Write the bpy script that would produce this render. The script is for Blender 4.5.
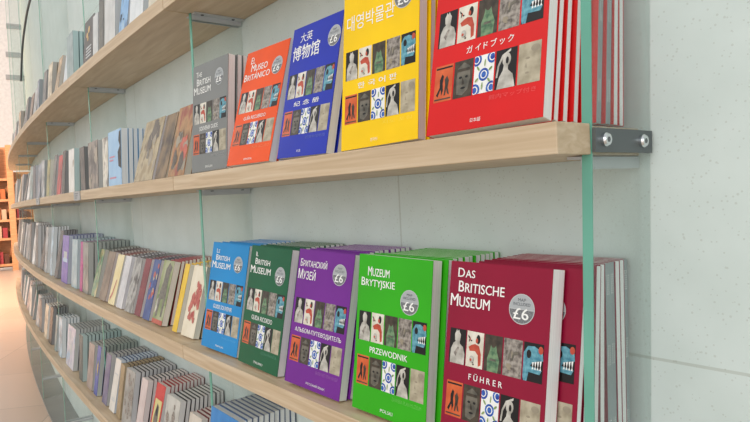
import bpy, bmesh, math, random
from mathutils import Matrix, Vector
for o in list(bpy.data.objects): bpy.data.objects.remove(o)
C = bpy.context.scene.collection
SC = bpy.context.scene
rnd = random.Random(7)

# ------------------------------------------------------------------ camera
cam_d = bpy.data.cameras.new('camera'); cam = bpy.data.objects.new('camera', cam_d); C.objects.link(cam)
CAM = Vector((0.34885, -0.73435, -0.06504))
CR = Vector((0.64047145, 0.76642532, -0.04887282)); CU = Vector((0.01012673, 0.05520421, 0.99842373)); CF = Vector((-0.76791521, 0.63995682, -0.02759533))
m = Matrix((CR, CU, -CF)).transposed().to_4x4(); m.translation = CAM
cam.matrix_world = m
cam_d.sensor_width = 36; cam_d.lens = 603.95/750*36; cam_d.clip_start = 0.02; cam_d.clip_end = 200
SC.camera = cam

# ------------------------------------------------------------------ world, lights, exposure
W = bpy.data.worlds.new('court_fill_light'); SC.world = W; W.use_nodes = True
wn = W.node_tree.nodes; wl = W.node_tree.links
bg = wn['Background']
tc = wn.new('ShaderNodeTexCoord'); sx = wn.new('ShaderNodeSeparateXYZ'); cr = wn.new('ShaderNodeValToRGB')
wl.new(tc.outputs['Generated'], sx.inputs[0])
mp = wn.new('ShaderNodeMapRange'); mp.inputs['From Min'].default_value = -1; mp.inputs['From Max'].default_value = 1
wl.new(sx.outputs['Z'], mp.inputs['Value']); wl.new(mp.outputs[0], cr.inputs[0])
cr.color_ramp.elements[0].position = 0.45; cr.color_ramp.elements[0].color = (0.92, 0.92, 0.91, 1)
cr.color_ramp.elements[1].position = 0.85; cr.color_ramp.elements[1].color = (0.95, 0.97, 0.99, 1)
wl.new(cr.outputs[0], bg.inputs['Color']); bg.inputs['Strength'].default_value = 0.74

def area_light(name, loc, target, size, energy, color):
    d = bpy.data.lights.new(name, 'AREA'); d.shape = 'SQUARE'; d.size = size; d.energy = energy; d.color = color
    o = bpy.data.objects.new(name, d); C.objects.link(o); o.location = loc
    o.rotation_euler = (Vector(target)-Vector(loc)).to_track_quat('-Z', 'Y').to_euler()
    return o
area_light('roof_daylight', (-1.0, -4.5, 6.5), (-0.8, 0, -0.2), 5.0, 130, (1.0, 0.99, 0.97))
area_light('court_fill_light', (2.6, -6.6, 1.7), (-0.6, 0, -0.2), 6.0, 270, (1.0, 1.0, 0.99))  # added fill from the front right, brightens shelf interiors and page edges
area_light('far_wall_fill', (-15.0, -6.5, 6.0), (-19.0, 0.5, 3.0), 4.0, 420, (1.0, 0.98, 0.96))  # added fill, aimed to whiten the far wall
WARM = area_light('warm_spotlight', (-9.6, -2.9, 2.6), (-12.5, 0.3, -0.7), 0.8, 850, (1.0, 0.60, 0.38))

SC.view_settings.view_transform = 'Standard'; SC.view_settings.look = 'None'
SC.view_settings.gamma = 1; SC.view_settings.use_curve_mapping = False
SC.view_settings.exposure = -0.14

# ------------------------------------------------------------------ geometry of the place
RW = 40.585          # radius of the round wall
D = 0.198            # shelf depth
FS = 1.0433          # spacing of the glass fins along the wall
FD = 0.134           # depth of the glass fins
T = 0.0333           # board thickness
ZS = {1: 0.4229, 2: 0.0, 3: -0.4, 4: -0.7893}
ZF = -1.33           # floor
SN = {1: 'top shelf', 2: 'second shelf', 3: 'third shelf', 4: 'bottom shelf'}

def P(s, dep, z):
    th = s/RW; r = RW+dep
    return Vector((-r*math.sin(th), RW-r*math.cos(th), z))
def frame(s, dep, z, yaw=0, lean=0):
    """local x to the right along the wall, y into the wall, z up"""
    return Matrix.Translation(P(s, dep, z)) @ Matrix.Rotation(-s/RW-yaw, 4, 'Z') @ Matrix.Rotation(-lean, 4, 'X')

# ------------------------------------------------------------------ materials
def lin(c):
    c = c/255
    return c/12.92 if c <= .04045 else ((c+.055)/1.055)**2.4
def col(r, g, b): return (lin(r), lin(g), lin(b), 1)
MATS = {}
def base_mat(name):
    mt = bpy.data.materials.new(name); mt.use_nodes = True
    nt = mt.node_tree
    return mt, nt.nodes, nt.links, nt.nodes['Principled BSDF']
def mottle(name, cols, scale=30, rough=.4, coat=0.0, metal=0.0, stretch=None, detail=3, bump=0.0):
    """solid colour with a fine procedural variation, or a mottle of several colours"""
    if name in MATS: return MATS[name]
    mt, n, l, b = base_mat(name)
    t = n.new('ShaderNodeTexCoord'); nz = n.new('ShaderNodeTexNoise'); r = n.new('ShaderNodeValToRGB')
    nz.inputs['Scale'].default_value = scale; nz.inputs['Detail'].default_value = detail
    src = t.outputs['Object']
    if stretch:
        mpn = n.new('ShaderNodeMapping'); mpn.inputs['Scale'].default_value = stretch
        l.new(src, mpn.inputs[0]); src = mpn.outputs[0]
    l.new(src, nz.inputs['Vector']); l.new(nz.outputs[0], r.inputs[0])
    if len(cols) == 1:
        c = cols[0]; cols = [tuple(v*.94 for v in c[:3])+(1,), tuple(min(1, v*1.05) for v in c[:3])+(1,)]
    k = len(cols); el = r.color_ramp.elements
    while len(el) < k: el.new(.5)
    for i, c in enumerate(cols): el[i].position = .36+.28*i/(k-1); el[i].color = c
    l.new(r.outputs[0], b.inputs['Base Color'])
    b.inputs['Roughness'].default_value = rough; b.inputs['Specular IOR Level'].default_value = .3; b.inputs['Metallic'].default_value = metal
    b.inputs['Coat Weight'].default_value = coat; b.inputs['Coat Roughness'].default_value = .12
    if bump:
        bp = n.new('ShaderNodeBump'); bp.inputs['Strength'].default_value = bump; bp.inputs['Distance'].default_value = .002
        l.new(nz.outputs[0], bp.inputs['Height']); l.new(bp.outputs[0], b.inputs['Normal'])
    MATS[name] = mt
    return mt
def solid(name, rgb, rough=.4, coat=0.0, metal=0.0): return mottle(name, [col(*rgb)], 12, rough, coat, metal)

def wood(name, c1, c2, c3):
    mt, n, l, b = base_mat(name)
    t = n.new('ShaderNodeTexCoord'); mpn = n.new('ShaderNodeMapping'); mpn.inputs['Scale'].default_value = (2.2, 26, 60)
    nz = n.new('ShaderNodeTexNoise'); nz.inputs['Scale'].default_value = 2.0; nz.inputs['Detail'].default_value = 6; nz.inputs['Distortion'].default_value = .6
    r = n.new('ShaderNodeValToRGB'); l.new(t.outputs['Object'], mpn.inputs[0]); l.new(mpn.outputs[0], nz.inputs['Vector']); l.new(nz.outputs[0], r.inputs[0])
    e = r.color_ramp.elements; e.new(.5)
    for i, (p_, c) in enumerate(((.33, c1), (.5, c2), (.68, c3))): e[i].position = p_; e[i].color = c
    l.new(r.outputs[0], b.inputs['Base Color']); b.inputs['Roughness'].default_value = .45
    bp = n.new('ShaderNodeBump'); bp.inputs['Strength'].default_value = .12; bp.inputs['Distance'].default_value = .001
    l.new(nz.outputs[0], bp.inputs['Height']); l.new(bp.outputs[0], b.inputs['Normal'])
    return mt
OAK = wood('pale_oak', col(190, 166, 134), col(201, 178, 147), col(211, 191, 163))
CASEWOOD = wood('warm_wood', col(176, 130, 92), col(198, 150, 110), col(214, 170, 130))

def stone_wall():
    mt, n, l, b = base_mat('pale_speckled_stone')
    uv = n.new('ShaderNodeUVMap'); uv.uv_map = 'UVMap'
    mp1 = n.new('ShaderNodeMapping'); mp1.inputs['Location'].default_value = (-.285, .285, 0)
    l.new(uv.outputs[0], mp1.inputs[0])
    bk = n.new('ShaderNodeTexBrick'); bk.offset = 0.5
    bk.inputs['Scale'].default_value = 1; bk.inputs['Brick Width'].default_value = 1.5; bk.inputs['Row Height'].default_value = 1.1
    bk.inputs['Mortar Size'].default_value = .0022; bk.inputs['Mortar Smooth'].default_value = .3
    bk.inputs['Color1'].default_value = (1, 1, 1, 1); bk.inputs['Color2'].default_value = (.985, .985, .985, 1); bk.inputs['Mortar'].default_value = (.80, .79, .76, 1)
    l.new(mp1.outputs[0], bk.inputs['Vector'])
    nz = n.new('ShaderNodeTexNoise'); nz.inputs['Scale'].default_value = 9; nz.inputs['Detail'].default_value = 8; l.new(uv.outputs[0], nz.inputs['Vector'])
    r1 = n.new('ShaderNodeValToRGB'); r1.color_ramp.elements[0].position = .3; r1.color_ramp.elements[0].color = col(201, 213, 208)
    r1.color_ramp.elements[1].position = .7; r1.color_ramp.elements[1].color = col(212, 223, 219); l.new(nz.outputs[0], r1.inputs[0])
    vo = n.new('ShaderNodeTexVoronoi'); vo.inputs['Scale'].default_value = 150; l.new(uv.outputs[0], vo.inputs['Vector'])
    nz2 = n.new('ShaderNodeTexNoise'); nz2.inputs['Scale'].default_value = 40; l.new(uv.outputs[0], nz2.inputs['Vector'])
    ad = n.new('ShaderNodeMath'); ad.operation = 'MULTIPLY_ADD'; ad.inputs[1].default_value = -.30; l.new(nz2.outputs[0], ad.inputs[0]); l.new(vo.outputs['Distance'], ad.inputs[2])
    r2 = n.new('ShaderNodeValToRGB'); r2.color_ramp.elements[0].position = -0.0; r2.color_ramp.elements[0].color = (.86, .85, .83, 1)
    r2.color_ramp.elements[1].position = .035; r2.color_ramp.elements[1].color = (1, 1, 1, 1); l.new(ad.outputs[0], r2.inputs[0])
    def mul(a, c):
        x = n.new('ShaderNodeMix'); x.data_type = 'RGBA'; x.blend_type = 'MULTIPLY'; x.inputs['Factor'].default_value = 1
        l.new(a, x.inputs['A']); l.new(c, x.inputs['B']); return x.outputs['Result']
    l.new(mul(mul(r1.outputs[0], r2.outputs[0]), bk.outputs['Color']), b.inputs['Base Color'])
    b.inputs['Roughness'].default_value = .6
    return mt
def floor_mat():
    mt, n, l, b = base_mat('pale_limestone_floor')
    t = n.new('ShaderNodeTexCoord'); mp1 = n.new('ShaderNodeMapping'); mp1.inputs['Rotation'].default_value = (0, 0, .5)
    bk = n.new('ShaderNodeTexBrick'); bk.offset = 0; bk.inputs['Scale'].default_value = 1; bk.inputs['Brick Width'].default_value = .9; bk.inputs['Row Height'].default_value = .9
    bk.inputs['Mortar Size'].default_value = .004
    bk.inputs['Color1'].default_value = col(204, 186, 170); bk.inputs['Color2'].default_value = col(194, 176, 160); bk.inputs['Mortar'].default_value = col(168, 156, 142)
    l.new(t.outputs['Object'], mp1.inputs[0]); l.new(mp1.outputs[0], bk.inputs['Vector']); l.new(bk.outputs['Color'], b.inputs['Base Color'])
    b.inputs['Roughness'].default_value = .3
    return mt
def glass_mat(name, tint, refl):
    mt = bpy.data.materials.new(name); mt.use_nodes = True; n = mt.node_tree.nodes; l = mt.node_tree.links
    for x in list(n): n.remove(x)
    out = n.new('ShaderNodeOutputMaterial'); tr = n.new('ShaderNodeBsdfTransparent'); gl = n.new('ShaderNodeBsdfGlossy'); mx = n.new('ShaderNodeMixShader'); fr = n.new('ShaderNodeFresnel')
    tr.inputs[0].default_value = tint; gl.inputs['Roughness'].default_value = .02; gl.inputs['Color'].default_value = (refl,)*3+(1,); ge = n.new('ShaderNodeNewGeometry'); mr = n.new('ShaderNodeMapRange'); mr.inputs['To Min'].default_value = 1.45; mr.inputs['To Max'].default_value = 1/1.45; l.new(ge.outputs['Backfacing'], mr.inputs['Value']); l.new(mr.outputs[0], fr.inputs['IOR'])
    l.new(fr.outputs[0], mx.inputs[0]); l.new(tr.outputs[0], mx.inputs[1]); l.new(gl.outputs[0], mx.inputs[2]); l.new(mx.outputs[0], out.inputs[0])
    return mt
GLASS = glass_mat('clear_greenish_glass', (.962, .985, .979, 1), .7)
EDGE = solid('green_glass_edge', (108, 172, 152), .25, .1)
EDGE_FAR = EDGE
STEEL = solid('brushed_steel', (196, 200, 202), .4, 0, .25)
DARKSTEEL = solid('dark_steel', (104, 110, 112), .42, 0, .6)
CHROME = solid('chrome', (215, 218, 220), .15, 0, 1)
PAGES = mottle('paper_pages', [col(236, 237, 235), col(250, 250, 249)], 6, .7, stretch=(1, 120, 1))
WHITE = solid('white_print', (238, 238, 234), .4)
FAINT = {}

# ------------------------------------------------------------------ mesh helpers
def finish(name, bm, mats, parent=None, mat=None, smooth=False):
    me = bpy.data.meshes.new(name); bm.to_mesh(me); bm.free()
    for x in mats: me.materials.append(x)
    if smooth:
        for p_ in me.polygons: p_.use_smooth = True
    return link(name, me, parent, mat)
def link(name, me, parent=None, mat=None):
    o = bpy.data.objects.new(name, me); C.objects.link(o)
    if parent: o.parent = parent
    if mat is not None:
        if parent: o.matrix_local = mat
        else: o.matrix_world = mat
    return o
def empty(name, mat):
    o = bpy.data.objects.new(name, None); C.objects.link(o); o.empty_display_size = .05; o.matrix_world = mat
    return o
def tag(o, label, cat, group=None):
    o['label'] = label; o['category'] = cat
    if group: o['group'] = group
    return o
def struct(o): o['kind'] = 'structure'; return o
def box(bm, x0, x1, y0, y1, z0, z1, mi=0):
    v = [bm.verts.new(c) for c in ((x0, y0, z0), (x1, y0, z0), (x1, y1, z0), (x0, y1, z0), (x0, y0, z1), (x1, y0, z1), (x1, y1, z1), (x0, y1, z1))]
    for f in ((0, 3, 2, 1), (4, 5, 6, 7), (0, 1, 5, 4), (1, 2, 6, 5), (2, 3, 7, 6), (3, 0, 4, 7)):
        bm.faces.new([v[i] for i in f]).material_index = mi
def poly(bm, pts, y, mi=0):
    """polygon in the cover plane, facing out (-y)"""
    a = sum(pts[i][0]*pts[(i+1) % len(pts)][1]-pts[(i+1) % len(pts)][0]*pts[i][1] for i in range(len(pts)))
    if a < 0: pts = pts[::-1]
    f = bm.faces.new([bm.verts.new((p_[0], y, p_[1])) for p_ in pts]); f.material_index = mi
def ell(cx, cy, rx, ry, n=20, a0=0, a1=2*math.pi, rot=0):
    full = abs(a1-a0-2*math.pi) < 1e-6
    out = []
    for i in range(n if full else n+1):
        a = a0+(a1-a0)*i/n; x, y = rx*math.cos(a), ry*math.sin(a)
        out.append((cx+x*math.cos(rot)-y*math.sin(rot), cy+x*math.sin(rot)+y*math.cos(rot)))
    return out
def cylinder(bm, c, axis, r, h, n=20, mi=0):
    a = Vector(axis).normalized(); q = a.to_track_quat('Z', 'Y')
    lo = [bm.verts.new(Vector(c)+q @ Vector((r*math.cos(2*math.pi*i/n), r*math.sin(2*math.pi*i/n), 0))) for i in range(n)]
    hi = [bm.verts.new(Vector(c)+q @ Vector((r*.8*math.cos(2*math.pi*i/n), r*.8*math.sin(2*math.pi*i/n), h))) for i in range(n)]
    mid = [bm.verts.new(Vector(c)+q @ Vector((r*math.cos(2*math.pi*i/n), r*math.sin(2*math.pi*i/n), h*.6))) for i in range(n)]
    for A, B in ((lo, mid), (mid, hi)):
        for i in range(n): bm.faces.new((A[i], A[(i+1) % n], B[(i+1) % n], B[i])).material_index = mi
    bm.faces.new(hi).material_index = mi; bm.faces.new(lo[::-1]).material_index = mi

# lettering -----------------------------------------------------------------
def text_polys(s, bold=.0):
    c = bpy.data.curves.new('lettering', 'FONT'); c.body = s; c.offset = bold; c.resolution_u = 3; c.fill_mode = 'FRONT'
    o = bpy.data.objects.new('lettering', c); C.objects.link(o)
    dg = bpy.context.evaluated_depsgraph_get()
    me = bpy.data.meshes.new_from_object(o.evaluated_get(dg))
    vs = [(v.co.x, v.co.y) for v in me.vertices]; fs = [tuple(p_.vertices) for p_ in me.polygons]
    bpy.data.objects.remove(o); bpy.data.curves.remove(c); bpy.data.meshes.remove(me)
    return vs, fs
def shift(t, sx_, sy_, dx, dy=0, layer=0): return [(v[0]*sx_+dx, v[1]*sy_+dy, (v[2] if len(v) > 2 else 0)+layer) for v in t[0]], t[1]
def joined(parts):
    V, F = [], []
    for vs, fs in parts:
        k = len(V); V += vs; F += [tuple(i+k for i in f) for f in fs]
    return V, F
def heavy(s, d=.028):
    t = text_polys(s)
    return joined([shift(t, 1, 1, 0), shift(t, 1, 1, d, 0, 1), shift(t, 1, 1, d/2, .008, 2)])
def smallcaps(s, bold=0):
    """large initial, smaller capitals after it"""
    a = heavy(s[0]); b = heavy(s[1:])
    w = max(v[0] for v in a[0])
    x0 = min(v[0] for v in b[0])
    return joined([a, shift(b, .82, .82, w+.07-x0*.82)])
def put(bm, t, x0, x1, z0, z1, y, mi=0):
    """fit lettering into a rectangle of the cover plane"""
    xs = [v[0] for v in t[0]]; ys = [v[1] for v in t[0]]
    ax, bx, ay, by = min(xs), max(xs), min(ys), max(ys)
    vv = [bm.verts.new((x0+(v[0]-ax)/(bx-ax)*(x1-x0), y-.00005*(v[2] if len(v) > 2 else 0), z0+(v[1]-ay)/(by-ay)*(z1-z0))) for v in t[0]]
    for f in t[1]:
        try: fc = bm.faces.new([vv[i] for i in f]); fc.material_index = mi
        except ValueError: pass
    bm.normal_update()
    for f in bm.faces:
        if f.normal.y > 0: f.normal_flip()

# ------------------------------------------------------------------ large structure
def arc_shell(name, s0, s1, n, d0, d1, z0, z1, mats, uv=False):
    bm = bmesh.new(); rows = []
    for i in range(n+1):
        s = s0+(s1-s0)*i/n
        rows.append([bm.verts.new(P(s, d, z)) for d, z in ((d1, z0), (d1, z1), (d0, z1), (d0, z0))])
    for i in range(n):
        a, b = rows[i], rows[i+1]
        for k in range(4): bm.faces.new((a[k], a[(k+1) % 4], b[(k+1) % 4], b[k]))
    bm.faces.new(rows[0][::-1]); bm.faces.new(rows[-1])
    bmesh.ops.recalc_face_normals(bm, faces=bm.faces[:])
    if uv:
        L = bm.loops.layers.uv.new('UVMap')
        for f in bm.faces:
            for lp in f.loops:
                v = lp.vert.co; lp[L].uv = (-math.atan2(-v.x, RW-v.y)*RW, v.z)
    return finish(name, bm, mats)
wall = struct(arc_shell('wall_back', -5, 15, 160, -.35, 0, ZF, 4.2, [stone_wall()], True))
for p_ in wall.data.polygons: p_.use_smooth = False
bm = bmesh.new(); box(bm, -26, 8, -12, 12, ZF-.12, ZF)
struct(finish('floor', bm, [floor_mat()]))
struct(arc_shell('trim_1', -5, 13, 120, .001, .14, ZF, ZF+.012, [solid('grey_stone_border', (128, 132, 130), .3)]))
# far wall across the court with its grey slots
PLASTER = solid('white_plaster', (240, 239, 236), .7)
VD = Vector((CF.x-.62*CR.x, CF.y-.62*CR.y, 0)); VD.normalize(); VR = Vector((VD.y, -VD.x, 0))
def far(xpx, w, z):
    """ground frame facing the visitor at the far end"""
    d = CF+(xpx-375)/603.95*CR
    q = CAM+d*w; return Matrix(((VR.x, VD.x, 0, q.x), (VR.y, VD.y, 0, q.y), (0, 0, 1, z), (0, 0, 0, 1)))
MF = far(0, 19.0, ZF)
bm = bmesh.new(); box(bm, -9, 5, 0, .3, 0, 9)
struct(finish('wall_far', bm, [PLASTER], None, MF))
SLOT = solid('grey_slot', (176, 178, 178), .5)
for k, zz in enumerate((5.92, 5.02, 4.30)):
    xo = (.49, .43, .39)[k]
    bm = bmesh.new(); box(bm, xo, xo+.9, -.03, 0, 1.33+zz-.12-.06, 1.33+zz-.04+.02)
    struct(finish('trim_%d' % (k+2), bm, [SLOT], None, MF))
# thin dark cable run that leaves the wall at the far left
pts = [P(q[0], .16, q[1]) for q in ((3.05, 1.06), (3.233, 1.044), (3.394, 1.024), (3.53, .99), (3.687, .943), (3.807, .880), (3.90, .815), (3.97, .755))]
cu = bpy.data.curves.new('cable', 'CURVE'); cu.dimensions = '3D'; cu.bevel_depth = .006; sp = cu.splines.new('NURBS'); sp.points.add(len(pts)-1)
for i, q in enumerate(pts): sp.points[i].co = (*q, 1)
sp.use_endpoint_u = True; sp.order_u = 3; cu.materials.append(solid('dark_rubber', (92, 98, 98), .5))
o = bpy.data.objects.new('cable', cu); C.objects.link(o)
cme = bpy.data.meshes.new_from_object(o.evaluated_get(bpy.context.evaluated_depsgraph_get())); bpy.data.objects.remove(o)
o = bpy.data.objects.new('cable', cme); C.objects.link(o)
tag(o, 'thin dark curved cable high up at the far left of the pale wall', 'cable')

# ------------------------------------------------------------------ oak shelf boards
def board(sh, k):
    s0, s1 = k*FS, (k+1)*FS
    z1 = ZS[sh]; z0 = z1-T
    fr = frame((s0+s1)/2, 0, z0); inv = fr.inverted()
    off = max(0, -math.tan(math.radians(1.9))*z0)*1.04 if k == 0 else 0
    a0 = s0 + off + (.0005 if k == 0 else .0016); a1 = s1-.0016            # front strip meets the next board before the fin
    b0 = s0 + off + (.0135 if k == 0 else .0072); b1 = s1-.0072            # rear part stops at the fin
    n = 8; dm = FD+.001
    bm = bmesh.new()
    plan = [P(a0+(a1-a0)*i/n, D, 0) for i in range(n+1)] + [P(a1, dm, 0)] + [P(b1, dm, 0)] + [P(b1+(b0-b1)*i/n, .0015, 0) for i in range(n+1)] + [P(b0, dm, 0), P(a0, dm, 0)]
    lo = [bm.verts.new(inv @ Vector((q.x, q.y, z0))) for q in plan]; hi = [bm.verts.new(inv @ Vector((q.x, q.y, z1))) for q in plan]
    for i in range(len(plan)):
        j = (i+1) % len(plan); bm.faces.new((lo[i], lo[j], hi[j], hi[i]))
    bm.faces.new(hi); bm.faces.new(lo[::-1])
    bmesh.ops.recalc_face_normals(bm, faces=bm.faces[:])
    o = finish('shelf_board', bm, [OAK], None, fr)
    bv = o.modifiers.new('bevel', 'BEVEL'); bv.width = .0012; bv.segments = 2; bv.limit_method = 'ANGLE'
    place = ['at the near right end', 'second board from the near right end', 'third board from the near right end', 'fourth board from the near right end', 'fifth board from the near right end', 'sixth board from the near right end', 'at the far left end'][k]
    tag(o, 'pale oak board of the %s, %s' % (SN[sh], place), 'shelf', 'oak boards of the %s' % SN[sh])
NB = 7
for sh in ZS:
    for k in range(NB): board(sh, k)

# ------------------------------------------------------------------ glass fins and brackets
ORD = ['first', 'second', 'third', 'fourth', 'fifth', 'sixth', 'seventh', 'eighth']
def fin_s(k, z=0): return .0067-math.tan(TILT)*(z+.017) if k == 0 else k*FS
TILT = math.radians(1.9)        # the end panel stands slightly out of plumb
bm = bmesh.new(); box(bm, -.006, .006, -FD+.0015, -.002, 0, 3.3); pane_me = bpy.data.meshes.new('glass_pane'); bm.to_mesh(pane_me); bm.free(); pane_me.materials.append(GLASS)
bm = bmesh.new(); box(bm, -.006, .006, -FD, -FD+.0015, 0, 3.3); edge_me = bpy.data.meshes.new('polished_edge'); bm.to_mesh(edge_me); bm.free(); edge_me.materials.append(EDGE)
for k in range(NB+1):
    e = empty('glass_fin', frame(fin_s(k, ZF+.0128), 0, ZF+.0128) @ Matrix.Rotation(TILT if k == 0 else 0, 4, 'Y'))
    link('glass_pane', pane_me, e); o = link('polished_edge', edge_me, e); o['label'] = 'green polished front edge'
    tag(e, 'upright clear glass fin with green edge carrying the shelves, %s' % ('at the near right end' if k == 0 else '%s from the near right end' % ORD[k]), 'glass panel', 'glass fins between the shelf boards')
def bracket(sh, k):
    z = (ZS[sh]-T-(.0005 if k else .0016)) if sh else -1.18
    e = empty('shelf_bracket', frame(fin_s(k, z), 0, z) @ Matrix.Rotation(TILT if k == 0 else 0, 4, 'Y'))
    for sd in ((-1, 1) if k else (-1,)):
        bm = bmesh.new()
        x0, x1 = sorted((sd*.0068, sd*.026)); xa, xb = sorted((sd*.0064, sd*.009))
        box(bm, x0, x1, -FD+.002, -.004, -.003, 0); box(bm, xa, xb, -FD+.002, -.004, -.014, -.003)
        finish('flange', bm, [STEEL], e)
        if k < 4:
            for yy in (-.11, -.03):
                bm = bmesh.new(); cylinder(bm, (sd*.018, yy, -.003), (0, 0, -1), .004, .002, 12); finish('screw', bm, [DARKSTEEL], e)
    if k == 0:
        bm = bmesh.new(); box(bm, .0062, .0105, -FD+.0, -.006, .004, T-.003); o = finish('end_plate', bm, [DARKSTEEL], e); o['label'] = 'dark steel plate on the end'
        for yy in (-.117, -.033):
            bm = bmesh.new(); cylinder(bm, (.0105, yy, T*.5+.001), (1, 0, 0), .0078, .006, 24)
            sc = finish('screw', bm, [CHROME], e); sc['label'] = 'bright round screw head'
            bm = bmesh.new(); cylinder(bm, (.0165, yy, T*.5+.001), (1, 0, 0), .0032, .0004, 6); finish('socket', bm, [DARKSTEEL], sc)
    if sh: tag(e, 'steel bracket under the %s at the %s' % (SN[sh], 'near right glass fin' if k == 0 else '%s glass fin from the right' % ORD[k]), 'bracket', 'steel shelf brackets')
    else: tag(e, 'empty steel bracket below the bottom shelf on the %s glass fin from the right' % ORD[k], 'bracket', 'empty brackets below the bottom shelf')
for sh in ZS:
    for k in range(NB): bracket(sh, k)
for k in range(1, 6): bracket(0, k)

# price cards clipped to the second shelf
CARD = solid('grey_card', (160, 166, 168), .4, .2); INK = solid('dark_ink', (88, 92, 96), .6)
for i, (s, w, where) in enumerate(((2.06, .105, 'nearer'), (3.09, .12, 'farther'))):
    e = empty('price_card', frame(s, D+.0015, ZS[2]-.034))
    bm = bmesh.new(); box(bm, -w/2, w/2, -.0015, .0013, 0, .034); finish('card', bm, [CARD], e)
    bm = bmesh.new()
    for j in range(3): poly(bm, [(-w*.3, .008+j*.008), (w*(.05+.1*j), .008+j*.008), (w*(.05+.1*j), .0105+j*.008), (-w*.3, .0105+j*.008)], -.0018)
    finish('printed_lines', bm, [INK], e)
    tag(e, 'small grey price card clipped to second shelf edge, the %s of two' % where, 'price card', 'price cards')

# ------------------------------------------------------------------ books
BOOKS = {}
def book_meshes(key, w, h, th, cov, spine, pg, split, flip=False, rough_edge=True):
    """cover wraps front, back and spine; paper block inside"""
    if key in BOOKS: return BOOKS[key]
    ct = min(.0008, th*.07)
    def wrap(bm, a, b):
        x0, x1 = (0, w) if not flip else (0, w)
        box(bm, 0, w, 0, ct, 0, h, a); box(bm, 0, w, th-ct, th, 0, h, a)
        if flip: box(bm, w-ct, w+.0004, 0.0002, th-.0002, 0, h, b)
        else: box(bm, 0-.0004, ct, 0.0002, th-.0002, 0, h, b)
    def block(bm, i):
        box(bm, ct, w-.0004 if not flip else w-ct, ct, th-ct, .0006, h-.0004, i)
    if split:
        b1 = bmesh.new(); wrap(b1, 0, 1); m1 = bpy.data.meshes.new('cover'); b1.to_mesh(m1); b1.free(); m1.materials.append(cov); m1.materials.append(spine)
        b2 = bmesh.new(); block(b2, 0); m2 = bpy.data.meshes.new('pages'); b2.to_mesh(m2); b2.free(); m2.materials.append(pg)
        BOOKS[key] = (m1, m2)
    else:
        b1 = bmesh.new(); wrap(b1, 0, 1); block(b1, 2); m1 = bpy.data.meshes.new('book'); b1.to_mesh(m1); b1.free()
        for x in (cov, spine, pg): m1.materials.append(x)
        BOOKS[key] = (m1, None)
    return BOOKS[key]

# ---- pictures on the guidebook covers (unit squares, generic museum objects)
def M(n, *cs, scale=60): return mottle(n, [col(*c) for c in cs], scale, .3, .3)
BLACK = solid('print_black', (26, 24, 24), .3, .3); IVORY = M('print_ivory', (150, 146, 136), (206, 202, 192)); CREAM = M('print_cream', (206, 198, 180), (228, 222, 208))
REDP = M('print_red', (176, 66, 50), (196, 88, 62)); GREENP = M('print_moss', (70, 104, 78), (120, 150, 112), scale=140); BROWN = M('print_dark_brown', (52, 46, 38), (80, 70, 58), scale=90)
RELIEF = M('print_relief', (92, 84, 78), (140, 132, 124), (168, 160, 150), scale=160); TURQ = M('print_turquoise', (64, 124, 144), (112, 172, 186), scale=170)
ORANGEP = M('print_terracotta', (196, 84, 44), (216, 104, 58)); STONEP = M('print_granite', (82, 80, 72), (118, 112, 100), scale=90); BLUEP = M('print_cobalt', (32, 62, 150), (60, 110, 190), scale=120)
LEAF = M('print_leaf', (120, 150, 90), (150, 170, 110)); BEIGE = M('print_beige', (150, 140, 118), (192, 182, 158), scale=50); BEIGED = M('print_taupe', (140, 130, 112), (158, 148, 128))
PM = [BLACK, IVORY, CREAM, REDP, GREENP, BROWN, RELIEF, TURQ, ORANGEP, STONEP, BLUEP, LEAF, BEIGE, BEIGED, WHITE]
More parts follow.
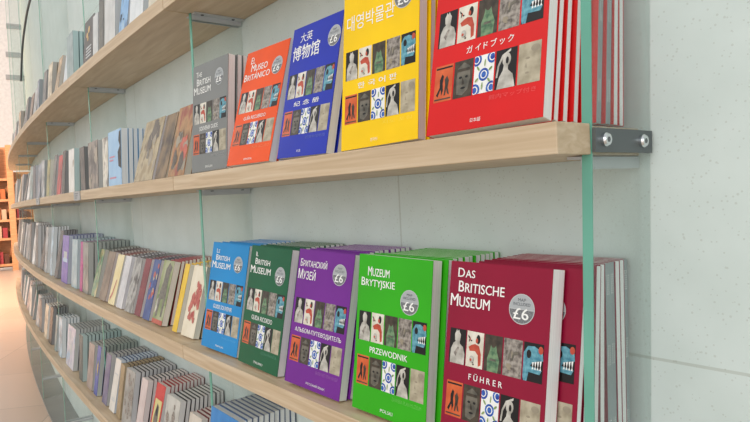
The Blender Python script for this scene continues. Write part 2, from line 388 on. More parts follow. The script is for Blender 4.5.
def pic(i, pw, ph):
    bm = bmesh.new()
    lay = [0]
    def p(pts, mi):
        lay[0] += 1; poly(bm, [(min(max(x, 0), 1)*pw, min(max(y, 0), 1)*ph) for x, y in pts], -.00004*lay[0], PM.index(mi))
    R = random.Random(i)
    full = [(0, 0), (1, 0), (1, 1), (0, 1)]
    if i == 0:
        p(full, BLACK); p([(.08, 0), (.1, .4), (.25, .58), (.36, .62), (.36, .7), (.62, .7), (.64, .58), (.85, .5), (.97, .3), (.96, 0)], IVORY)
        p([(.33, .66), (.3, .84), (.38, .92), (.4, .98), (.47, .92), (.54, .98), (.6, .9), (.68, .84), (.64, .66)], IVORY); p([(.3, .3), (.55, .5), (.62, .46), (.42, .2)], RELIEF)
    elif i == 1:
        p(full, CREAM); p([(.12, .55), (.3, .62), (.5, .66), (.75, .62), (.88, .4), (.9, .1), (.74, .05), (.7, .36), (.52, .46), (.2, .44)], REDP); p(ell(.68, .8, .12, .13), BLACK); p(ell(.6, .76, .07, .07), REDP)
        for k in range(7): x, y = R.uniform(.1, .5), R.uniform(.06, .95); p(ell(x, y, .05, .025, 8, rot=R.uniform(0, 3)), R.choice((REDP, BLACK, BROWN)))
        p(ell(.35, .22, .14, .1), IVORY); p(ell(.3, .2, .06, .04), REDP)
    elif i == 2:
        p(full, BROWN); p([(.2, 0), (.18, .36), (.3, .56), (.36, .74), (.64, .76), (.72, .56), (.86, .34), (.8, 0)], GREENP); p(ell(.5, .8, .16, .14), BROWN); p([(.3, .3), (.7, .3), (.66, .36), (.34, .36)], STONEP)
    elif i == 3:
        p(full, RELIEF)
        for k in range(6): p(ell(R.uniform(.15, .85), R.uniform(.1, .9), .14, .05, 10, rot=R.uniform(0, 3)), R.choice((STONEP, BEIGED, STONEP)))
    elif i == 4:
        p(full, BLACK); p([(0, .1), (0, .72), (.2, .9), (.55, .92), (.95, .8), (1, .58), (.7, .55), (.45, .48), (.36, .4), (.95, .34), (.85, .22), (.3, .24), (.22, 0), (.05, 0)], TURQ)
        p(ell(.27, .7, .12, .11), BLACK); p(ell(.86, .84, .12, .1), REDP)
        for k in range(4): x = .45+.13*k; p([(x, .5+.02*k), (x+.1, .52+.02*k), (x+.05, .38)], WHITE); p([(x, .33), (x+.09, .33), (x+.05, .42)], WHITE)
    elif i == 5:
        p(full, ORANGEP); p([(.12, .2), (.3, .4), (.28, .6), (.4, .76), (.5, .7), (.46, .5), (.5, .3), (.42, .16), (.36, .34), (.22, .14)], BLACK); p([(.56, .16), (.6, .44), (.56, .6), (.68, .7), (.8, .56), (.76, .36), (.86, .16), (.74, .2), (.68, .34), (.64, .16)], BROWN)
        p([(.05, .9), (.95, .9), (.95, .95), (.05, .95)], BLACK); p([(.05, .05), (.95, .05), (.95, .09), (.05, .09)], BROWN)
    elif i == 6:
        p(full, BROWN); p([(.2, .1), (.14, .5), (.2, .8), (.5, .94), (.82, .82), (.88, .5), (.78, .2), (.5, .06)], STONEP); p([(.18, .7), (.84, .7), (.84, .78), (.2, .78)], BROWN)
        p(ell(.36, .54, .09, .035, 10), BLACK); p(ell(.68, .54, .08, .035, 10), BLACK); p([(.48, .54), (.6, .34), (.44, .34)], BROWN); p(ell(.52, .25, .13, .03, 10), BLACK)
    elif i == 7:
        p(full, WHITE)
        for x, y in ((.5, .48), (.1, .9), (.9, .9), (.08, .1), (.92, .1)):
            p(ell(x, y, .26, .17, 14), BLUEP); p(ell(x, y, .17, .11, 12), WHITE); p(ell(x, y, .12, .085, 10), BLUEP)
        for k in range(6): a = k*1.047+.4; p(ell(.5+.36*math.cos(a), .48+.3*math.sin(a), .1, .035, 8, rot=a), LEAF)
    elif i == 8:
        p(full, BLACK); p([(.1, 0), (.2, .3), (.36, .46), (.4, .62), (.6, .62), (.6, .46), (.84, .32), (.96, 0)], IVORY); p(ell(.52, .72, .2, .17), IVORY); p(ell(.55, .7, .07, .09), BLACK)
        p([(.04, .3), (.1, .6), (.3, .86), (.7, .98), (.7, .92), (.36, .8), (.18, .58), (.12, .3)], IVORY)
    else:
        p(full, BEIGE); p([(.3, .1), (.26, .4), (.34, .6), (.3, .8), (.6, .92), (.9, .8), (.9, .3), (.7, .06)], BEIGED if False else BEIGE)
        p(ell(.42, .62, .1, .03, 10), BEIGED); p([(.36, .52), (.3, .4), (.42, .38)], BEIGED); p(ell(.42, .26, .09, .025, 10), BEIGED); p(ell(.75, .84, .2, .09, 12), BEIGED)
    me = bpy.data.meshes.new('picture'); bm.to_mesh(me); bm.free()
    for x in PM: me.materials.append(x)
    return me
GW, GH, GT = .153, .238, .0106
PU = [(.042+.1865*i, .042+.1865*i+.174) for i in range(5)]
PICS = [pic(i, .174*GW, .187*GH) for i in range(10)]
PIC_LABEL = ['picture of a pale statue on black', 'picture of red painted figures on cream', 'picture of a mossy green figure', 'picture of a grey carved relief', 'picture of a turquoise mosaic head on black', 'terracotta picture with dark figures', 'picture of a dark granite head', 'picture of a blue and white flowered tile', 'black and white figure picture', 'picture of a beige stone face']
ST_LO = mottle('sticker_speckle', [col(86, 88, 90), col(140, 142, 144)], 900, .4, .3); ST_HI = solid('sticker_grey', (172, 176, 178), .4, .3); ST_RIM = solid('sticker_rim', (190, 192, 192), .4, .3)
def sticker():
    r = .118*GW; bm = bmesh.new()
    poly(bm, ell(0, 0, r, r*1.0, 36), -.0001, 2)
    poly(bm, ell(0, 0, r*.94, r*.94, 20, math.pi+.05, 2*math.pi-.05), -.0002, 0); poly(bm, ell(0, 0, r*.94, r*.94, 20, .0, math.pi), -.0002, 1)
    me = bpy.data.meshes.new('price_sticker'); bm.to_mesh(me); bm.free()
    for x in (ST_LO, ST_HI, ST_RIM): me.materials.append(x)
    b2 = bmesh.new(); put(b2, heavy('£6'), -.62*r, .58*r, -.68*r, .06*r, -.0004); pl = bpy.data.meshes.new('price_lettering'); b2.to_mesh(pl); b2.free(); pl.materials.append(WHITE)
    b3 = bmesh.new(); put(b3, text_polys('MAP'), -.3*r, .3*r, .5*r, .7*r, -.0004); put(b3, text_polys('INCLUDED'), -.66*r, .66*r, .22*r, .42*r, -.0004); ml = bpy.data.meshes.new('map_lettering'); b3.to_mesh(ml); b3.free(); ml.materials.append(INK)
    return me, pl, ml
STK, STK_P, STK_M = sticker()

# guide: shelf, left edge s, yaw, lean, front depth, colour, copies, shift of copies, title lines (text, u0, u1, v top, v base, style), subtitle, small line, language line
GUIDES = [
 ('grey', 2, .944, -.088, .085, .191, (128, 130, 128), 5, 0, [('THE', .10, .27, .065, .115, 's'), ('BRITISH', .12, .52, .13, .195, 's'), ('MUSEUM', .04, .53, .205, .275, 's')], 'SOUVENIR GUIDE', 'MAP INCLUDED', 'ENGLISH', (.76, .17)),
 ('orange', 2, .762, -.065, .265, .192, (236, 84, 20), 5, 0, [('EL', .14, .24, .057, .116, 's'), ('MUSEO', .175, .57, .125, .19, 's'), ('BRITÁNICO', .034, .655, .20, .265, 's')], 'GUÍA RECUERDO', 'MAPA INCLUIDO', 'ESPAÑOL', (.80, .20)),
 ('blue', 2, .587, -.004, .204, .178, (28, 48, 172), 5, 0, [('大英', .18, .43, .055, .128, 'c'), ('博物馆', .05, .61, .148, .262, 'C')], '纪念册', '附博物馆地图', '中文', (.875, .165)),
 ('yellow', 2, .385, -.102, .123, .184, (246, 202, 4), 6, 0, [('대영박물관', .05, .70, .135, .235, 'k')], '한국어판', '지도 포함', '한국어', (.81, .13)),
 ('red', 2, .192, -.075, .225, .193, (214, 26, 26), 13, -.0145, [('大英', .20, .46, .05, .13, 'c'), ('博物館', .06, .60, .15, .26, 'C')], 'ガイドブック', '館内マップ付き', '日本語', (.80, .17)),
 ('light blue', 3, .972, -.10, .179, .181, (28, 138, 202), 13, 0, [('LE', .13, .22, .06, .10, 's'), ('BRITISH', .13, .52, .115, .168, 's'), ('MUSEUM', .04, .56, .18, .245, 's')], 'GUIDE SOUVENIR', 'PLAN DU MUSÉE', 'FRANÇAIS', (.76, .185)),
 ('dark green', 3, .785, -.033, .185, .180, (14, 92, 58), 13, 0, [('IL', .14, .2, .05, .09, 's'), ('BRITISH', .14, .52, .105, .158, 's'), ('MUSEUM', .04, .56, .17, .235, 's')], 'GUIDA RICORDO', 'CON PIANTA', 'ITALIANO', (.79, .225)),
 ('purple', 3, .590, -.075, .184, .185, (114, 38, 142), 13, 0, [('БРИТАНСКИЙ', .05, .55, .07, .13, 's'), ('МУЗЕЙ', .028, .36, .145, .225, 's')], 'АЛЬБОМ-ПУТЕВОДИТЕЛЬ', 'ВКЛЮЧАЕТ ПЛАН МУЗЕЯ', 'РУССКИЙ ЯЗЫК', (.78, .155)),
 ('lime green', 3, .398, -.066, .110, .178, (50, 172, 20), 13, -.008, [('MUZEUM', .14, .45, .075, .135, 's'), ('BRYTYJSKIE', .05, .53, .148, .215, 's')], 'PRZEWODNIK', 'ZAWIERA PLAN MUZEUM', 'POLSKI', (.73, .265)),
 ('maroon', 3, .206, -.036, .159, .182, (142, 14, 50), 13, -.0215, [('DAS', .085, .27, .035, .085, 's'), ('BRITISCHE', .10, .577, .105, .165, 's'), ('MUSEUM', .02, .44, .178, .245, 's')], 'FÜHRER', 'MIT LAGEPLAN', 'DEUTSCH', (.745, .212)),
]
LANG = {'grey': 'English', 'orange': 'Spanish', 'blue': 'Chinese', 'yellow': 'Korean', 'red': 'Japanese', 'light blue': 'French', 'dark green': 'Italian', 'purple': 'Russian', 'lime green': 'Polish', 'maroon': 'German'}
GREYSPINE = solid('grey_spine', (150, 160, 162), .45)
def lean_frame(s, dep, z, yaw, lean, th):
    return frame(s, dep, z+math.sin(lean)*th+.0004, yaw, lean)
ROLL = {'light blue': -.038, 'dark green': -.031, 'purple': -.037, 'lime green': -.027, 'maroon': -.014, 'grey': .014, 'orange': -.005, 'blue': -.018, 'yellow': .028, 'red': .026}   # how far each stands askew
def askew(m, roll):
    return Matrix.Translation((0, 0, max(0, -GW*math.sin(roll)))) @ m @ Matrix.Rotation(-roll, 4, 'Y')
def guide(name, sh, s, yaw, lean, db, rgb, N, dshift, title, sub, small, lang, spos):
    key = name.replace(' ', '_')
    cov = mottle('cover_'+key, [col(*rgb)], 8, .36, .12)
    TF = {'maroon': .026, 'lime green': .02, 'red': .019}.get(name, .017)       # the handled front copy stands open a little
    rl = ROLL[name]
    e = empty('guidebook', askew(lean_frame(s, db, ZS[sh], yaw, lean, TF), rl))
    c, pg = book_meshes('g_'+key, GW, GH, TF, cov, cov, PAGES, True)
    link('cover', c, e); link('pages', pg, e)
    if name == 'red': e.scale = (1.07, 1, 1.07)
    X = lambda u: u*GW
    Z = lambda v: (1-v)*GH
    bm = bmesh.new()
    for txt, u0, u1, v0, v1, st in title:
        t = smallcaps(txt) if st == 's' else (heavy(txt) if st == 'C' else text_polys(txt))
        put(bm, t, X(u0), X(u1), Z(v1), Z(v0), -.0004)
    finish('title_lettering', bm, [WHITE], e)
    u0, u1 = {'purple': (.09, .93), 'maroon': (.27, .61), 'red': (.33, .74)}.get(name, (.22, .74))
    bm = bmesh.new()
    t = heavy(sub)
    if name in ('maroon', 'red', 'yellow', 'blue'):       # widely spaced letters
        parts = []; x = 0
        for chh in sub:
            g = heavy(chh); gx = [v[0] for v in g[0]]
            parts.append(shift(g, 1, 1, x-min(gx))); x += max(gx)-min(gx)+.38
        t = joined(parts)
    put(bm, t, X(u0), X(u1), Z(.621), Z(.583), -.0004)
    finish('subtitle_lettering', bm, [WHITE], e)
    fk = 'faint_'+key
    fm = mottle(fk, [col(*[min(255, int(v*.72+70)) for v in rgb])], 8, .4)
    bm = bmesh.new(); put(bm, text_polys(small), X(.56), X(.94), Z(.878), Z(.855), -.0004); finish('small_lettering', bm, [fm], e)
    bm = bmesh.new(); put(bm, text_polys(lang), X(.41), X(.41+.028*len(lang) if ord(lang[0]) < 3000 else .50), Z(.968), Z(.948), -.0004); finish('language_lettering', bm, [WHITE], e)
    for i in range(10):
        u = PU[i % 5][0]; v = .553 if i < 5 else .836
        o = link('picture', PICS[i], e, Matrix.Translation((X(u), -.0002, Z(v)))); o['label'] = PIC_LABEL[i]
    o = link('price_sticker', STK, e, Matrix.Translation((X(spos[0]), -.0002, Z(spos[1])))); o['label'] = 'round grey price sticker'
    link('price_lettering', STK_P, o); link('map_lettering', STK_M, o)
    where = {'grey': 'at the left of the five on the second shelf', 'red': 'at the right end of the second shelf', 'light blue': 'at the left of the five on the third shelf', 'maroon': 'at the right end of the third shelf'}.get(name, 'on the second shelf' if sh == 2 else 'on the third shelf')
    tag(e, '%s %s guidebook with ten small pictures and price sticker, %s' % (name, LANG[name], SN[sh]), 'guidebook', 'front guidebooks')
    # copies behind
    cc, _ = book_meshes('gc_'+key, GW, GH, GT, cov, cov, PAGES, False)
    dend = .017
    R = random.Random(key)
    l1 = .035
    first = db-TF*1.05/math.cos(lean)-.002
    def sched(i):                                  # the copies behind soon stand nearly upright
        k = max(0.0, 1-(i-1)/({'red': 10, 'maroon': 4}.get(name, 2)))
        return l1+(lean-l1)*k, yaw*k, rl*k
    dep = first; i = 0
    while i < N:
        i += 1
        ln, yw, rk = sched(i)
        if i > 1:
            lp, yp, _r = sched(i-1)
            dep -= GT*1.05/math.cos(ln)+GH*1.01*(math.sin(lp)-math.sin(ln))+GW*abs(yp-yw)+.0004
        if dep < GT+GH*math.sin(ln)+.003+GW*abs(math.sin(yw)): break
        sj = s+dshift*(min(1, (i-1)/5) if name == 'red' else 1)+R.uniform(-.0025, .0025)
        if sj > s+.0 and sh == 3 and name == 'light blue': sj = s-.001
        flip = name in ('red', 'maroon') and i in (5, 6, 9)
        me = cc
        if flip: me, _ = book_meshes('gf_'+key, GW, GH, GT, cov, GREYSPINE, PAGES, False, True)
        if name == 'maroon' and i == 1: pass
        o = link('guidebook', me, None, askew(lean_frame(sj, dep, ZS[sh], yw, ln, GT), rk))
        if name == 'red': o.scale = (1.06, 1, 1.06)
        if flip:
            bm = bmesh.new()
            R2 = random.Random(i)
            for z0 in (.025, .115, .2):
                for j in range(9):
                    for q in range(2):
                        y0 = .0028+q*.0034; zz = z0+j*.0028
                        v = [bm.verts.new((GW+.0006, y0+a, zz+b)) for a, b in ((0, 0), (.0014, 0), (.0014, .0014), (0, .0014))]; bm.faces.new(v)
            finish('spine_lettering', bm, [WHITE], o)
            tag(o, '%s guidebook copy with its grey lettered spine turned right' % name, 'guidebook', 'turned %s guidebook copies' % name)
        else:
            if name == 'maroon' and i == 1:
                for j in (4, 9): link('picture', PICS[j], o, Matrix.Translation((X(PU[4][0]), -.0002, Z(.553 if j == 4 else .836))))
                q = link('price_sticker', STK, o, Matrix.Translation((X(spos[0]), -.0002, Z(spos[1])))); link('price_lettering', STK_P, q); link('map_lettering', STK_M, q)
                tag(o, 'maroon guidebook showing its right side, directly behind the front maroon one', 'guidebook')
            else: tag(o, '%s guidebook copy stacked behind the front %s guidebook' % (name, name), 'guidebook', 'stack of %s guidebooks' % name)
for g in GUIDES: guide(*g)

# ------------------------------------------------------------------ the other titles
EDGES = {}
def paper(rgb):
    k = 'paper_%d_%d_%d' % rgb
    return mottle(k, [col(*[int(v*.93) for v in rgb]), col(*rgb)], 6, .75, stretch=(1, 120, 1))
def clear_fin(s, w, dep, th):
    """keep books behind the fin fronts off the glass"""
    if dep-th > FD+.002 and dep > FD+.012: return s
    for k in range(1, NB+1):
        c = k*FS
        if s > c-.008 and s-w < c+.008:
            return c-.009 if (s-c) < (c-(s-w)) else c+.009+w
    return s
def art_blobs(o, w, h, seed, mats, n=14, y=-.0004, box_=(.08, .92, .08, .92)):
    R = random.Random(seed); bm = bmesh.new()
    for i in range(n):
        cx, cy = R.uniform(box_[0], box_[1])*w, R.uniform(box_[2], box_[3])*h
        r = R.uniform(.06, .16)*w
        k = R.randint(7, 11); a0 = R.uniform(0, 6)
        pts = [(min(max(cx+r*R.uniform(.6, 1.25)*math.cos(a0+2*math.pi*j/k), 0.003), w-.003), min(max(cy+1.3*r*R.uniform(.6, 1.25)*math.sin(a0+2*math.pi*j/k), .003), h-.003)) for j in range(k)]
        poly(bm, pts, y-i*.00003, R.randrange(len(mats)))
    return finish('cover_picture', bm, mats, o)
def art_poly(o, w, h, shapes, name='cover_picture'):
    bm = bmesh.new(); mats = []
    for i, (pts, mt) in enumerate(shapes):
        if mt not in mats: mats.append(mt)
        poly(bm, [(x*w, z*h) for x, z in pts], -.0004-i*.00006, mats.index(mt))
    return finish(name, bm, mats, o)
def rect(x0, x1, z0, z1): return [(x0, z0), (x1, z0), (x1, z1), (x0, z1)]
SEEN = set()
def stack(sh, s, w, h, th, N, lean, cov, edge, pgc, desc, kind='paperback', art=None, dep=.165, fill=True, yaw=0.0, dend=.02, copies=True, cat='book'):
    """one title: a front copy with parts and N more copies behind it"""
    key = 's%d_%d' % (sh, int(s*1000))
    if sh == 4 and kind == 'paperback': kind = 'softback'
    if sh > 2 and N > 7: N = 9
    if sh > 2 and s < 2.8 and w > .05: w *= .8
    pgc = tuple(min(246, v+14) for v in pgc)
    dend = .001+th+.004+h*.03
    nf = N if sh > 2 and N > 6 else 9
    tf = 1.5 if kind != 'hardback' else 1.8
    th = min(.018, (dep-.004-h*.03-h*max(0, lean-.03))/((nf+tf)*1.09))
    thf = th*tf
    dend = .003+th+h*.03
    cm = mottle('cover_'+key, [col(*c) for c in cov], 26, .4, .25, stretch=(1, 1, .6))
    em = solid('edge_%d_%d_%d' % edge, edge, .4, .2)
    pm = paper(pgc)
    s2 = clear_fin(s, w, dep, th)
    e = empty(kind, lean_frame(s2, dep, ZS[sh], yaw, lean, thf))
    a, b = book_meshes(key+'f', w, h, thf, cm, em, pm, True)
    link('cover', a, e); link('pages', b, e)
    if art: art(e, w, h)
    assert (sh, desc) not in SEEN, desc
    SEEN.add((sh, desc))
    tag(e, desc+', '+SN[sh], cat)
    c, _ = book_meshes(key+'c', w, h, th, em, em, pm, False)
    l1 = min(lean, .03)
    nfull = N if sh > 2 and N > 6 else 9
    dep -= (thf-th)*1.05/math.cos(lean)
    step = (dep-dend)/nfull
    for i in range(1, N+1):
        f = i/nfull
        dd = dep-step*i
        ln = lean+(l1-lean)*f
        o = link(kind, c, None, lean_frame(clear_fin(s+rnd.uniform(-.002, .002), w, dd, th), dd, ZS[sh], yaw, ln, th))
        tag(o, 'copy behind '+desc+', '+SN[sh], cat, 'copies behind the '+desc+' on the '+SN[sh])
GOLD = solid('gold_print', (206, 166, 90), .35, .2); PALE = solid('pale_print', (196, 200, 200), .4); DKP = solid('charcoal_print', (44, 48, 52), .4); PINKP = solid('pink_print', (200, 140, 160), .4)
CORAL = M('coral_print', (170, 70, 62), (202, 112, 96), scale=80); SKYP = M('sky_print', (150, 190, 222), (176, 208, 232)); OLIVE = M('olive_print', (96, 118, 70), (140, 152, 96)); YELP = solid('straw_print', (216, 204, 140), .4)
def a_lines(mt, rows, x0=.2, x1=.8): return lambda e, w, h: art_poly(e, w, h, [(rect(x0, x1-.12*(i % 2), z, z+.02), mt) for i, z in enumerate(rows)], 'cover_lettering')
def a_black(e, w, h):
    art_poly(e, w, h, [(ell(.34, .7, .1, .05, 10), GOLD), (ell(.52, .78, .1, .07, 10), GOLD), (ell(.44, .62, .06, .05, 8), GOLD)], 'gold_emblem')
    art_poly(e, w, h, [(rect(.3, .85, .42-.06*i, .45-.06*i), PALE) for i in range(4)], 'cover_lettering')
def a_lightblue(e, w, h):
    art_poly(e, w, h, [([(.78, .35), (.98, .3), (.98, .97), (.86, .95), (.8, .8), (.9, .7), (.74, .6)], DKP)])
    art_poly(e, w, h, [(rect(.1, .5, .52, .55), PINKP), (rect(.1, .4, .46, .49), PINKP), (rect(.1, .6, .14, .17), PINKP)], 'cover_lettering')
def a_horse(e, w, h):
    art_poly(e, w, h, [(rect(0, 1, 0, .07), REDP), (rect(.0, 1, .3, .45), OLIVE), ([(.2, .1), (.22, .5), (.36, .66), (.4, .86), (.62, .97), (.92, .9), (.8, .78), (.78, .6), (.86, .4), (.8, .12), (.68, .12), (.66, .4), (.44, .38), (.36, .12)], STONEP), ([(.1, .15), (.24, .2), (.2, .4), (.08, .36)], IVORY)])
def a_frame(e, w, h): art_poly(e, w, h, [(rect(.14, .88, .16, .76), YELP), ([(.3, .18), (.26, .5), (.44, .7), (.66, .66), (.74, .4), (.7, .18)], STONEP), (ell(.5, .58, .12, .08, 12), DKP)])
def B(seed, mats, n=14, bx=(.08, .92, .08, .92)): return lambda e, w, h: art_blobs(e, w, h, seed, mats, n, box_=bx)

# second shelf, from the grey guidebook leftwards
stack(2, 1.172, .112, .182, .016, 4, .24, [(128, 92, 62), (178, 136, 90), (150, 74, 58)], (92, 64, 48), (206, 198, 186), 'gold and red painted hardback left of the grey guidebook', 'hardback', B(4, [REDP, BEIGED, BROWN], 16, (.1, .9, .1, .6)))
stack(2, 1.272, .085, .178, .013, 4, .26, [(60, 48, 40), (140, 116, 84)], (48, 38, 34), (206, 196, 176), 'dark brown hardback leaning beside the gold and red one', 'hardback')
stack(2, 1.459, .165, .182, .016, 4, .27, [(120, 104, 82), (182, 168, 136), (150, 132, 100)], (58, 48, 52), (214, 208, 208), 'wide tan hardback covered with an aged drawing', 'hardback', B(5, [BROWN, BEIGED, STONEP], 9, (.4, .95, .1, .95)))
stack(2, 1.735, .155, .178, .012, 8, .04, [(146, 190, 226), (160, 200, 232)], (120, 170, 210), (222, 228, 232), 'light blue paperback with a dark figure on its right', 'paperback', a_lightblue)
stack(2, 1.812, .07, .168, .010, 5, .04, [(196, 190, 172), (226, 222, 210), (120, 116, 110)], (90, 90, 88), (200, 202, 200), 'narrow cream mottled booklet left of the light blue paperback', 'booklet')
stack(2, 2.022, .15, .172, .014, 5, .03, [(62, 62, 64), (104, 102, 100), (150, 140, 130)], (46, 48, 50), (190, 192, 190), 'charcoal paperback with a pale figure pattern', 'paperback', B(8, [RELIEF, BEIGED], 8))
stack(2, 2.16, .08, .168, .016, 4, .02, [(50, 50, 52), (84, 82, 80)], (40, 40, 44), (120, 122, 122), 'black paperback next to the charcoal one', 'paperback')
stack(2, 2.41, .12, .18, .012, 8, .05, [(214, 214, 208), (234, 234, 230)], (130, 158, 158), (180, 204, 204), 'white paperback with teal striped copies behind it', 'paperback', B(2, [BEIGED], 3, (.1, .9, .4, .7)))
# third shelf, from the light blue guidebook leftwards
stack(3, 1.142, .098, .178, .012, 1, .27, [(226, 214, 186), (236, 226, 204)], (196, 176, 140), (226, 220, 204), 'cream paperback with a coral red flower', 'paperback', B(11, [CORAL], 22, (.3, .9, .2, .75)), yaw=-.02)
stack(3, 1.205, .032, .178, .012, 9, .27, [(226, 184, 40), (238, 200, 60)], (220, 178, 30), (232, 228, 214), 'slim yellow paperback left of the flowered one', 'paperback')
stack(3, 1.37, .105, .178, .014, 9, .27, [(112, 130, 84), (150, 160, 112), (172, 176, 140)], (150, 50, 56), (226, 222, 214), 'green hardback with a dark horse and red lower border', 'hardback', a_horse)
stack(3, 1.455, .075, .176, .012, 9, .27, [(44, 66, 128), (70, 96, 150)], (60, 60, 70), (214, 212, 210), 'blue paperback with red and cream painting', 'paperback', B(12, [REDP, BEIGE, BLUEP, CORAL], 16, (.1, .9, .35, .95)))
stack(3, 1.535, .07, .174, .014, 9, .27, [(110, 26, 44), (130, 40, 56)], (104, 30, 46), (222, 216, 216), 'maroon spined hardback left of the blue painted one', 'hardback')
stack(3, 1.64, .1, .172, .011, 10, .26, [(70, 70, 70), (180, 180, 176), (120, 120, 118)], (64, 64, 66), (206, 206, 204), 'black and white patterned paperback', 'paperback')
stack(3, 1.742, .085, .172, .014, 9, .26, [(196, 196, 198), (216, 216, 218)], (86, 84, 84), (226, 224, 228), 'pale grey paperback with thick white page edges', 'paperback')
stack(3, 1.847, .098, .172, .014, 9, .27, [(226, 208, 150), (236, 222, 176)], (120, 60, 52), (228, 224, 216), 'cream yellow paperback with a red streak', 'paperback', lambda e, w, h: art_poly(e, w, h, [([(.2, .06), (.5, .2), (.7, .5), (.6, .5), (.36, .24), (.12, .12)], CORAL)]))
stack(3, 1.98, .12, .176, .014, 8, .27, [(112, 96, 84), (146, 128, 110)], (74, 52, 52), (210, 200, 196), 'grey brown hardback left of the cream yellow one', 'hardback')
stack(3, 2.102, .09, .18, .012, 8, .25, [(150, 160, 124), (110, 150, 120), (200, 186, 140)], (96, 98, 90), (190, 190, 182), 'green and straw coloured paperback with foliage pattern', 'paperback', B(17, [OLIVE, BEIGE, LEAF], 8))
stack(3, 2.245, .12, .2, .009, 14, .06, [(116, 118, 114), (150, 152, 148)], (98, 102, 100), (176, 178, 174), 'grey magazine with many thin copies behind it', 'magazine')
stack(3, 2.31, .05, .2, .009, 12, .08, [(190, 50, 140), (170, 60, 130)], (140, 70, 120), (190, 196, 200), 'slim magenta booklet', 'booklet')
stack(3, 2.49, .15, .205, .010, 12, .08, [(150, 178, 186), (176, 198, 204)], (90, 110, 120), (186, 204, 208), 'pale cyan paperback beside the magenta booklet', 'paperback')
stack(3, 2.75, .2, .215, .012, 10, .1, [(84, 84, 176), (130, 110, 190), (110, 90, 180)], (60, 74, 140), (180, 186, 200), 'violet blue paperback with a pale patch', 'paperback', lambda e, w, h: art_poly(e, w, h, [(rect(.3, .8, .5, .66), PALE), (rect(.2, .9, .44, .52), SKYP)]))
# bottom shelf, leftwards
stack(4, 1.018, .187, .236, .0085, 16, .14, [(50, 128, 196), (66, 142, 206)], (96, 112, 140), (206, 212, 214), 'blue paperback at the near end of the bottom row', 'paperback', dep=.178)
stack(4, 1.2, .1, .172, .012, 12, .2, [(196, 186, 172), (216, 206, 192)], (110, 34, 44), (222, 216, 210), 'beige paperback with dark red lined copies behind', 'paperback')
stack(4, 1.375, .13, .18, .012, 12, .2, [(178, 176, 168), (206, 204, 196)], (54, 54, 58), (222, 222, 220), 'pale grey sketch covered paperback', 'paperback', B(21, [RELIEF, BEIGED], 7))
stack(4, 1.49, .095, .188, .012, 12, .24, [(196, 40, 46), (206, 56, 58)], (150, 34, 44), (226, 220, 216), 'red paperback with a framed dark portrait', 'paperback', a_frame)
stack(4, 1.61, .075, .178, .011, 12, .2, [(206, 188, 184), (220, 204, 200)], (52, 50, 60), (226, 220, 218), 'pinkish white paperback left of the red one', 'paperback')
stack(4, 1.76, .125, .18, .012, 12, .16, [(150, 148, 142), (176, 174, 168)], (48, 48, 54), (206, 206, 208), 'stone grey paperback with streaked cover', 'paperback', B(24, [RELIEF], 16))
stack(4, 1.83, .06, .18, .012, 12, .16, [(150, 128, 96), (170, 148, 112)], (98, 82, 62), (176, 158, 128), 'slim tan paperback beside the stone grey one', 'paperback')
stack(4, 1.925, .085, .182, .012, 12, .2, [(218, 214, 204), (232, 228, 220)], (56, 84, 130), (206, 216, 226), 'white paperback with faint grey lettering', 'paperback', a_lines(PALE, (.2, .24, .7)))
stack(4, 2.03, .085, .182, .010, 12, .16, [(96, 92, 130), (130, 126, 150)], (84, 84, 96), (188, 188, 184), 'grey violet booklet between white and blue books', 'booklet')
stack(4, 2.165, .066, .186, .010, 12, .15, [(70, 86, 160), (86, 104, 176)], (92, 98, 100), (182, 186, 180), 'cobalt blue paperback with a gold oval', 'paperback', lambda e, w, h: art_poly(e, w, h, [(ell(.55, .55, .2, .16, 16), OLIVE), (ell(.55, .55, .12, .1, 16), GOLD)]))
stack(4, 2.29, .12, .18, .010, 12, .12, [(150, 130, 124), (176, 160, 152)], (96, 96, 94), (186, 186, 180), 'dusty brown paperback left of the cobalt blue one', 'paperback')
stack(4, 2.44, .09, .19, .010, 12, .06, [(70, 82, 82), (96, 108, 108)], (76, 92, 92), (176, 196, 194), 'dark teal booklet standing upright', 'booklet')
stack(4, 2.76, .23, .185, .009, 14, .12, [(198, 198, 208), (216, 214, 222), (186, 184, 204)], (108, 116, 118), (186, 190, 188), 'wide lavender white paperback', 'paperback', B(31, [PALE, SKYP], 6))
# top shelf, leftwards
stack(1, 1.25, .13, .2, .014, 3, .1, [(200, 192, 170), (220, 214, 196)], (150, 140, 120), (214, 208, 196), 'cream paperback nearest the frame top', 'paperback')
stack(1, 1.42, .125, .2, .014, 4, .1, [(214, 220, 222), (230, 234, 236)], (30, 32, 40), (206, 214, 220), 'white paperback with black edged copies', 'paperback')
stack(1, 1.535, .085, .2, .013, 4, .14, [(130, 176, 220), (150, 192, 230), (90, 120, 160)], (60, 90, 130), (214, 222, 230), 'sky blue paperback leaning on its neighbour', 'paperback', B(41, [SKYP, DKP], 6))
stack(1, 1.69, .125, .19, .012, 6, .06, [(196, 198, 196), (214, 216, 214)], (150, 154, 156), (206, 210, 210), 'pale grey paperback left of the sky blue one', 'paperback')
stack(1, 1.765, .06, .2, .012, 4, .06, [(72, 74, 70), (100, 100, 92)], (50, 52, 50), (196, 198, 194), 'slim dark grey booklet', 'booklet')
stack(1, 1.85, .07, .165, .012, 5, .06, [(190, 194, 194), (210, 214, 214)], (150, 156, 158), (206, 210, 210), 'slim pale booklet left of the dark grey one', 'booklet')
stack(1, 2.01, .145, .185, .012, 3, .1, [(34, 34, 38), (48, 48, 52)], (36, 38, 42), (180, 184, 184), 'black paperback with a gold emblem and pale lettering', 'paperback', a_black)
stack(1, 2.3, .13, .2, .012, 8, .04, [(120, 146, 150), (150, 172, 174)], (98, 132, 136), (176, 200, 200), 'teal grey paperback with striped copies', 'paperback')
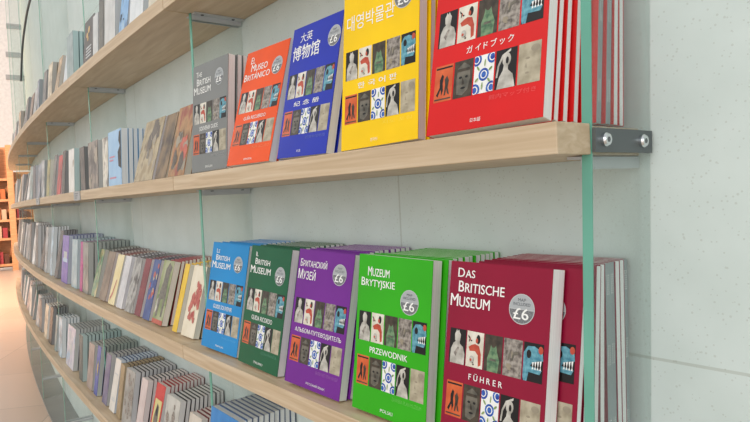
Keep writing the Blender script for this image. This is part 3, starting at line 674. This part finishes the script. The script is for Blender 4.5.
stack(1, 2.42, .09, .21, .012, 4, .16, [(190, 204, 212), (212, 220, 224)], (62, 66, 74), (206, 212, 214), 'bluish white paperback leaning by the teal grey one', 'paperback')

# rows that recede to the far left: (from, to, landmark, covers, height near and far)
TONES = {'white': (222, 222, 218), 'off white': (204, 202, 194), 'cream': (196, 184, 160), 'silver grey': (158, 164, 166), 'mid grey': (136, 138, 138), 'ash grey': (116, 118, 120), 'iron grey': (92, 94, 94), 'charcoal': (64, 66, 70), 'black': (42, 42, 44),
         'navy': (46, 54, 72), 'slate blue': (112, 126, 142), 'pale blue': (166, 188, 200), 'teal grey': (120, 148, 150), 'tan': (170, 144, 110), 'brown': (118, 88, 68), 'dark taupe': (82, 76, 72), 'red': (172, 38, 46), 'bright red': (190, 30, 40), 'olive': (150, 146, 92), 'rusty red': (168, 66, 46), 'rose grey': (168, 146, 140)}
FAR = {
 1: (2.50, 6.4, 'bluish white paperback', 'tan|cream|iron grey|slate blue|silver grey|brown|charcoal|ash grey|tan|off white|black|bright red|silver grey|dark taupe|mid grey'.split('|'), .19, .21),
 2: (2.45, 6.4, 'teal striped stack', 'black|red|iron grey|olive|silver grey|slate blue|navy|teal grey|white|charcoal|mid grey|tan|off white|iron grey|silver grey|black|dark taupe'.split('|'), .19, .21),
 3: (2.80, 6.4, 'violet blue paperback', 'charcoal|pale blue|silver grey|black|iron grey|white|dark taupe|mid grey|silver grey|charcoal|off white|black|brown|ash grey'.split('|'), .245, .265),
 4: (2.82, 6.4, 'wide lavender white paperback', 'pale blue|teal grey|black|cream|iron grey|silver grey|mid grey|off white|rose grey|white|silver grey|ash grey|teal grey|rusty red'.split('|'), .185, .215),
}
ORDW = ['first', 'second', 'third', 'fourth', 'fifth', 'sixth', 'seventh', 'eighth', 'ninth', 'tenth', 'eleventh', 'twelfth', 'thirteenth', 'fourteenth', 'fifteenth', 'sixteenth', 'seventeenth']
def slot(l, w):
    """keep a stack clear of the glass fins"""
    r = l-w
    for k in range(1, NB+1):
        c = k*FS
        if r-.01 < c < l+.01: return (l, l-c-.012) if l-c > c-r else (c-.012, c-.012-r)
    return l, w
for sh, (s0, s1, mark, names, h0, h1) in FAR.items():
    n = len(names)
    R = random.Random(sh*5)
    wts = [1+.09*i for i in range(n)]; tot = sum(wts); s = s0
    for i, cn in enumerate(names):
        L = (s1-s0)*wts[i]/tot
        rgb = TONES[cn]
        kd, kl = R.choice((.35, .5, .75)), R.choice((125, 155, 180))
        dk = tuple(int(v*kd) for v in rgb)
        lt = tuple(min(242, int(v*.25+kl)) for v in rgb)
        pos, w = slot(s+L*.97, L*R.uniform(.42, .62))
        stack(sh, pos, w, (h0+(h1-h0)*i/n)*R.uniform(.95, 1.04), .014, 4, R.uniform(.05, .2), [tuple(int(v*.8) for v in rgb), rgb, tuple(min(250, int(v*1.2)) for v in rgb)], dk, lt,
              '%s %s, %s stack left of the %s' % (cn, 'booklet' if sh < 3 else 'magazine', ORDW[i], mark), 'booklet' if sh < 3 else 'magazine', yaw=R.uniform(-.03, .0))  # upper-row booklets are the same sort of magazines as below
        s += L

# ------------------------------------------------------------------ wooden bookcases in the warm light at the far left
def bookcase(mat, w, h, dp, zs, label):
    e = empty('bookcase', mat)
    for x in (-w/2, w/2-.11):
        bm = bmesh.new(); box(bm, x, x+.11, 0, dp, 0, h); finish('post', bm, [CASEWOOD], e)
    bm = bmesh.new(); box(bm, -w/2+.11, w/2-.11, dp-.03, dp, .05, h-.02); finish('back_panel', bm, [CASEWOOD], e)
    for z in zs:
        bm = bmesh.new(); box(bm, -w/2+.11, w/2-.11, .02, dp-.03, z, z+.05); finish('shelf', bm, [CASEWOOD], e)
    tag(e, label, 'bookcase', 'bookcases at the far left')
    return e
BC = far(2.5, 13.0, ZF)
ZL = (.1, .66, 1.06, 1.5, 1.95)
bookcase(BC, .46, 2.72, .4, ZL, 'tall warm lit wooden bookcase at the left edge of the view')
BD = far(25, 15.2, ZF)
bookcase(BD, .62, 2.3, .4, ZL, 'wooden bookcase standing behind the shelf ends, right of the tall bookcase')
cl = [((150, 60, 70), 'dull red'), ((120, 90, 100), 'mauve'), ((196, 170, 150), 'cream'), ((90, 60, 50), 'dark brown'), ((180, 110, 70), 'ochre')]
for bi, (Mx, w) in enumerate(((BC, .46), (BD, .62))):
    for zi, z in enumerate(ZL[:4]):
        (rgb, cn) = cl[(zi*2+bi) % 5]
        (rgb2, cn2) = cl[(zi*2+bi+3) % 5]
        for q, (c_, nm) in enumerate(((rgb, cn), (rgb2, cn2))):
            hh = .26-.04*q; ww = .07+.02*q
            bm = bmesh.new(); box(bm, 0, ww, 0, .16, 0, hh)
            o = finish('book', bm, [solid('far_book_%d_%d_%d' % c_, c_, .5)], None, Mx @ Matrix.Translation((-w/2+.12+q*.09, .06, z+.0505)))
            tag(o, '%s book on the %s level of the %s' % (nm, ORDW[zi], 'tall bookcase at the left edge' if bi == 0 else 'bookcase behind the shelf ends'), 'book', 'books in the bookcases')
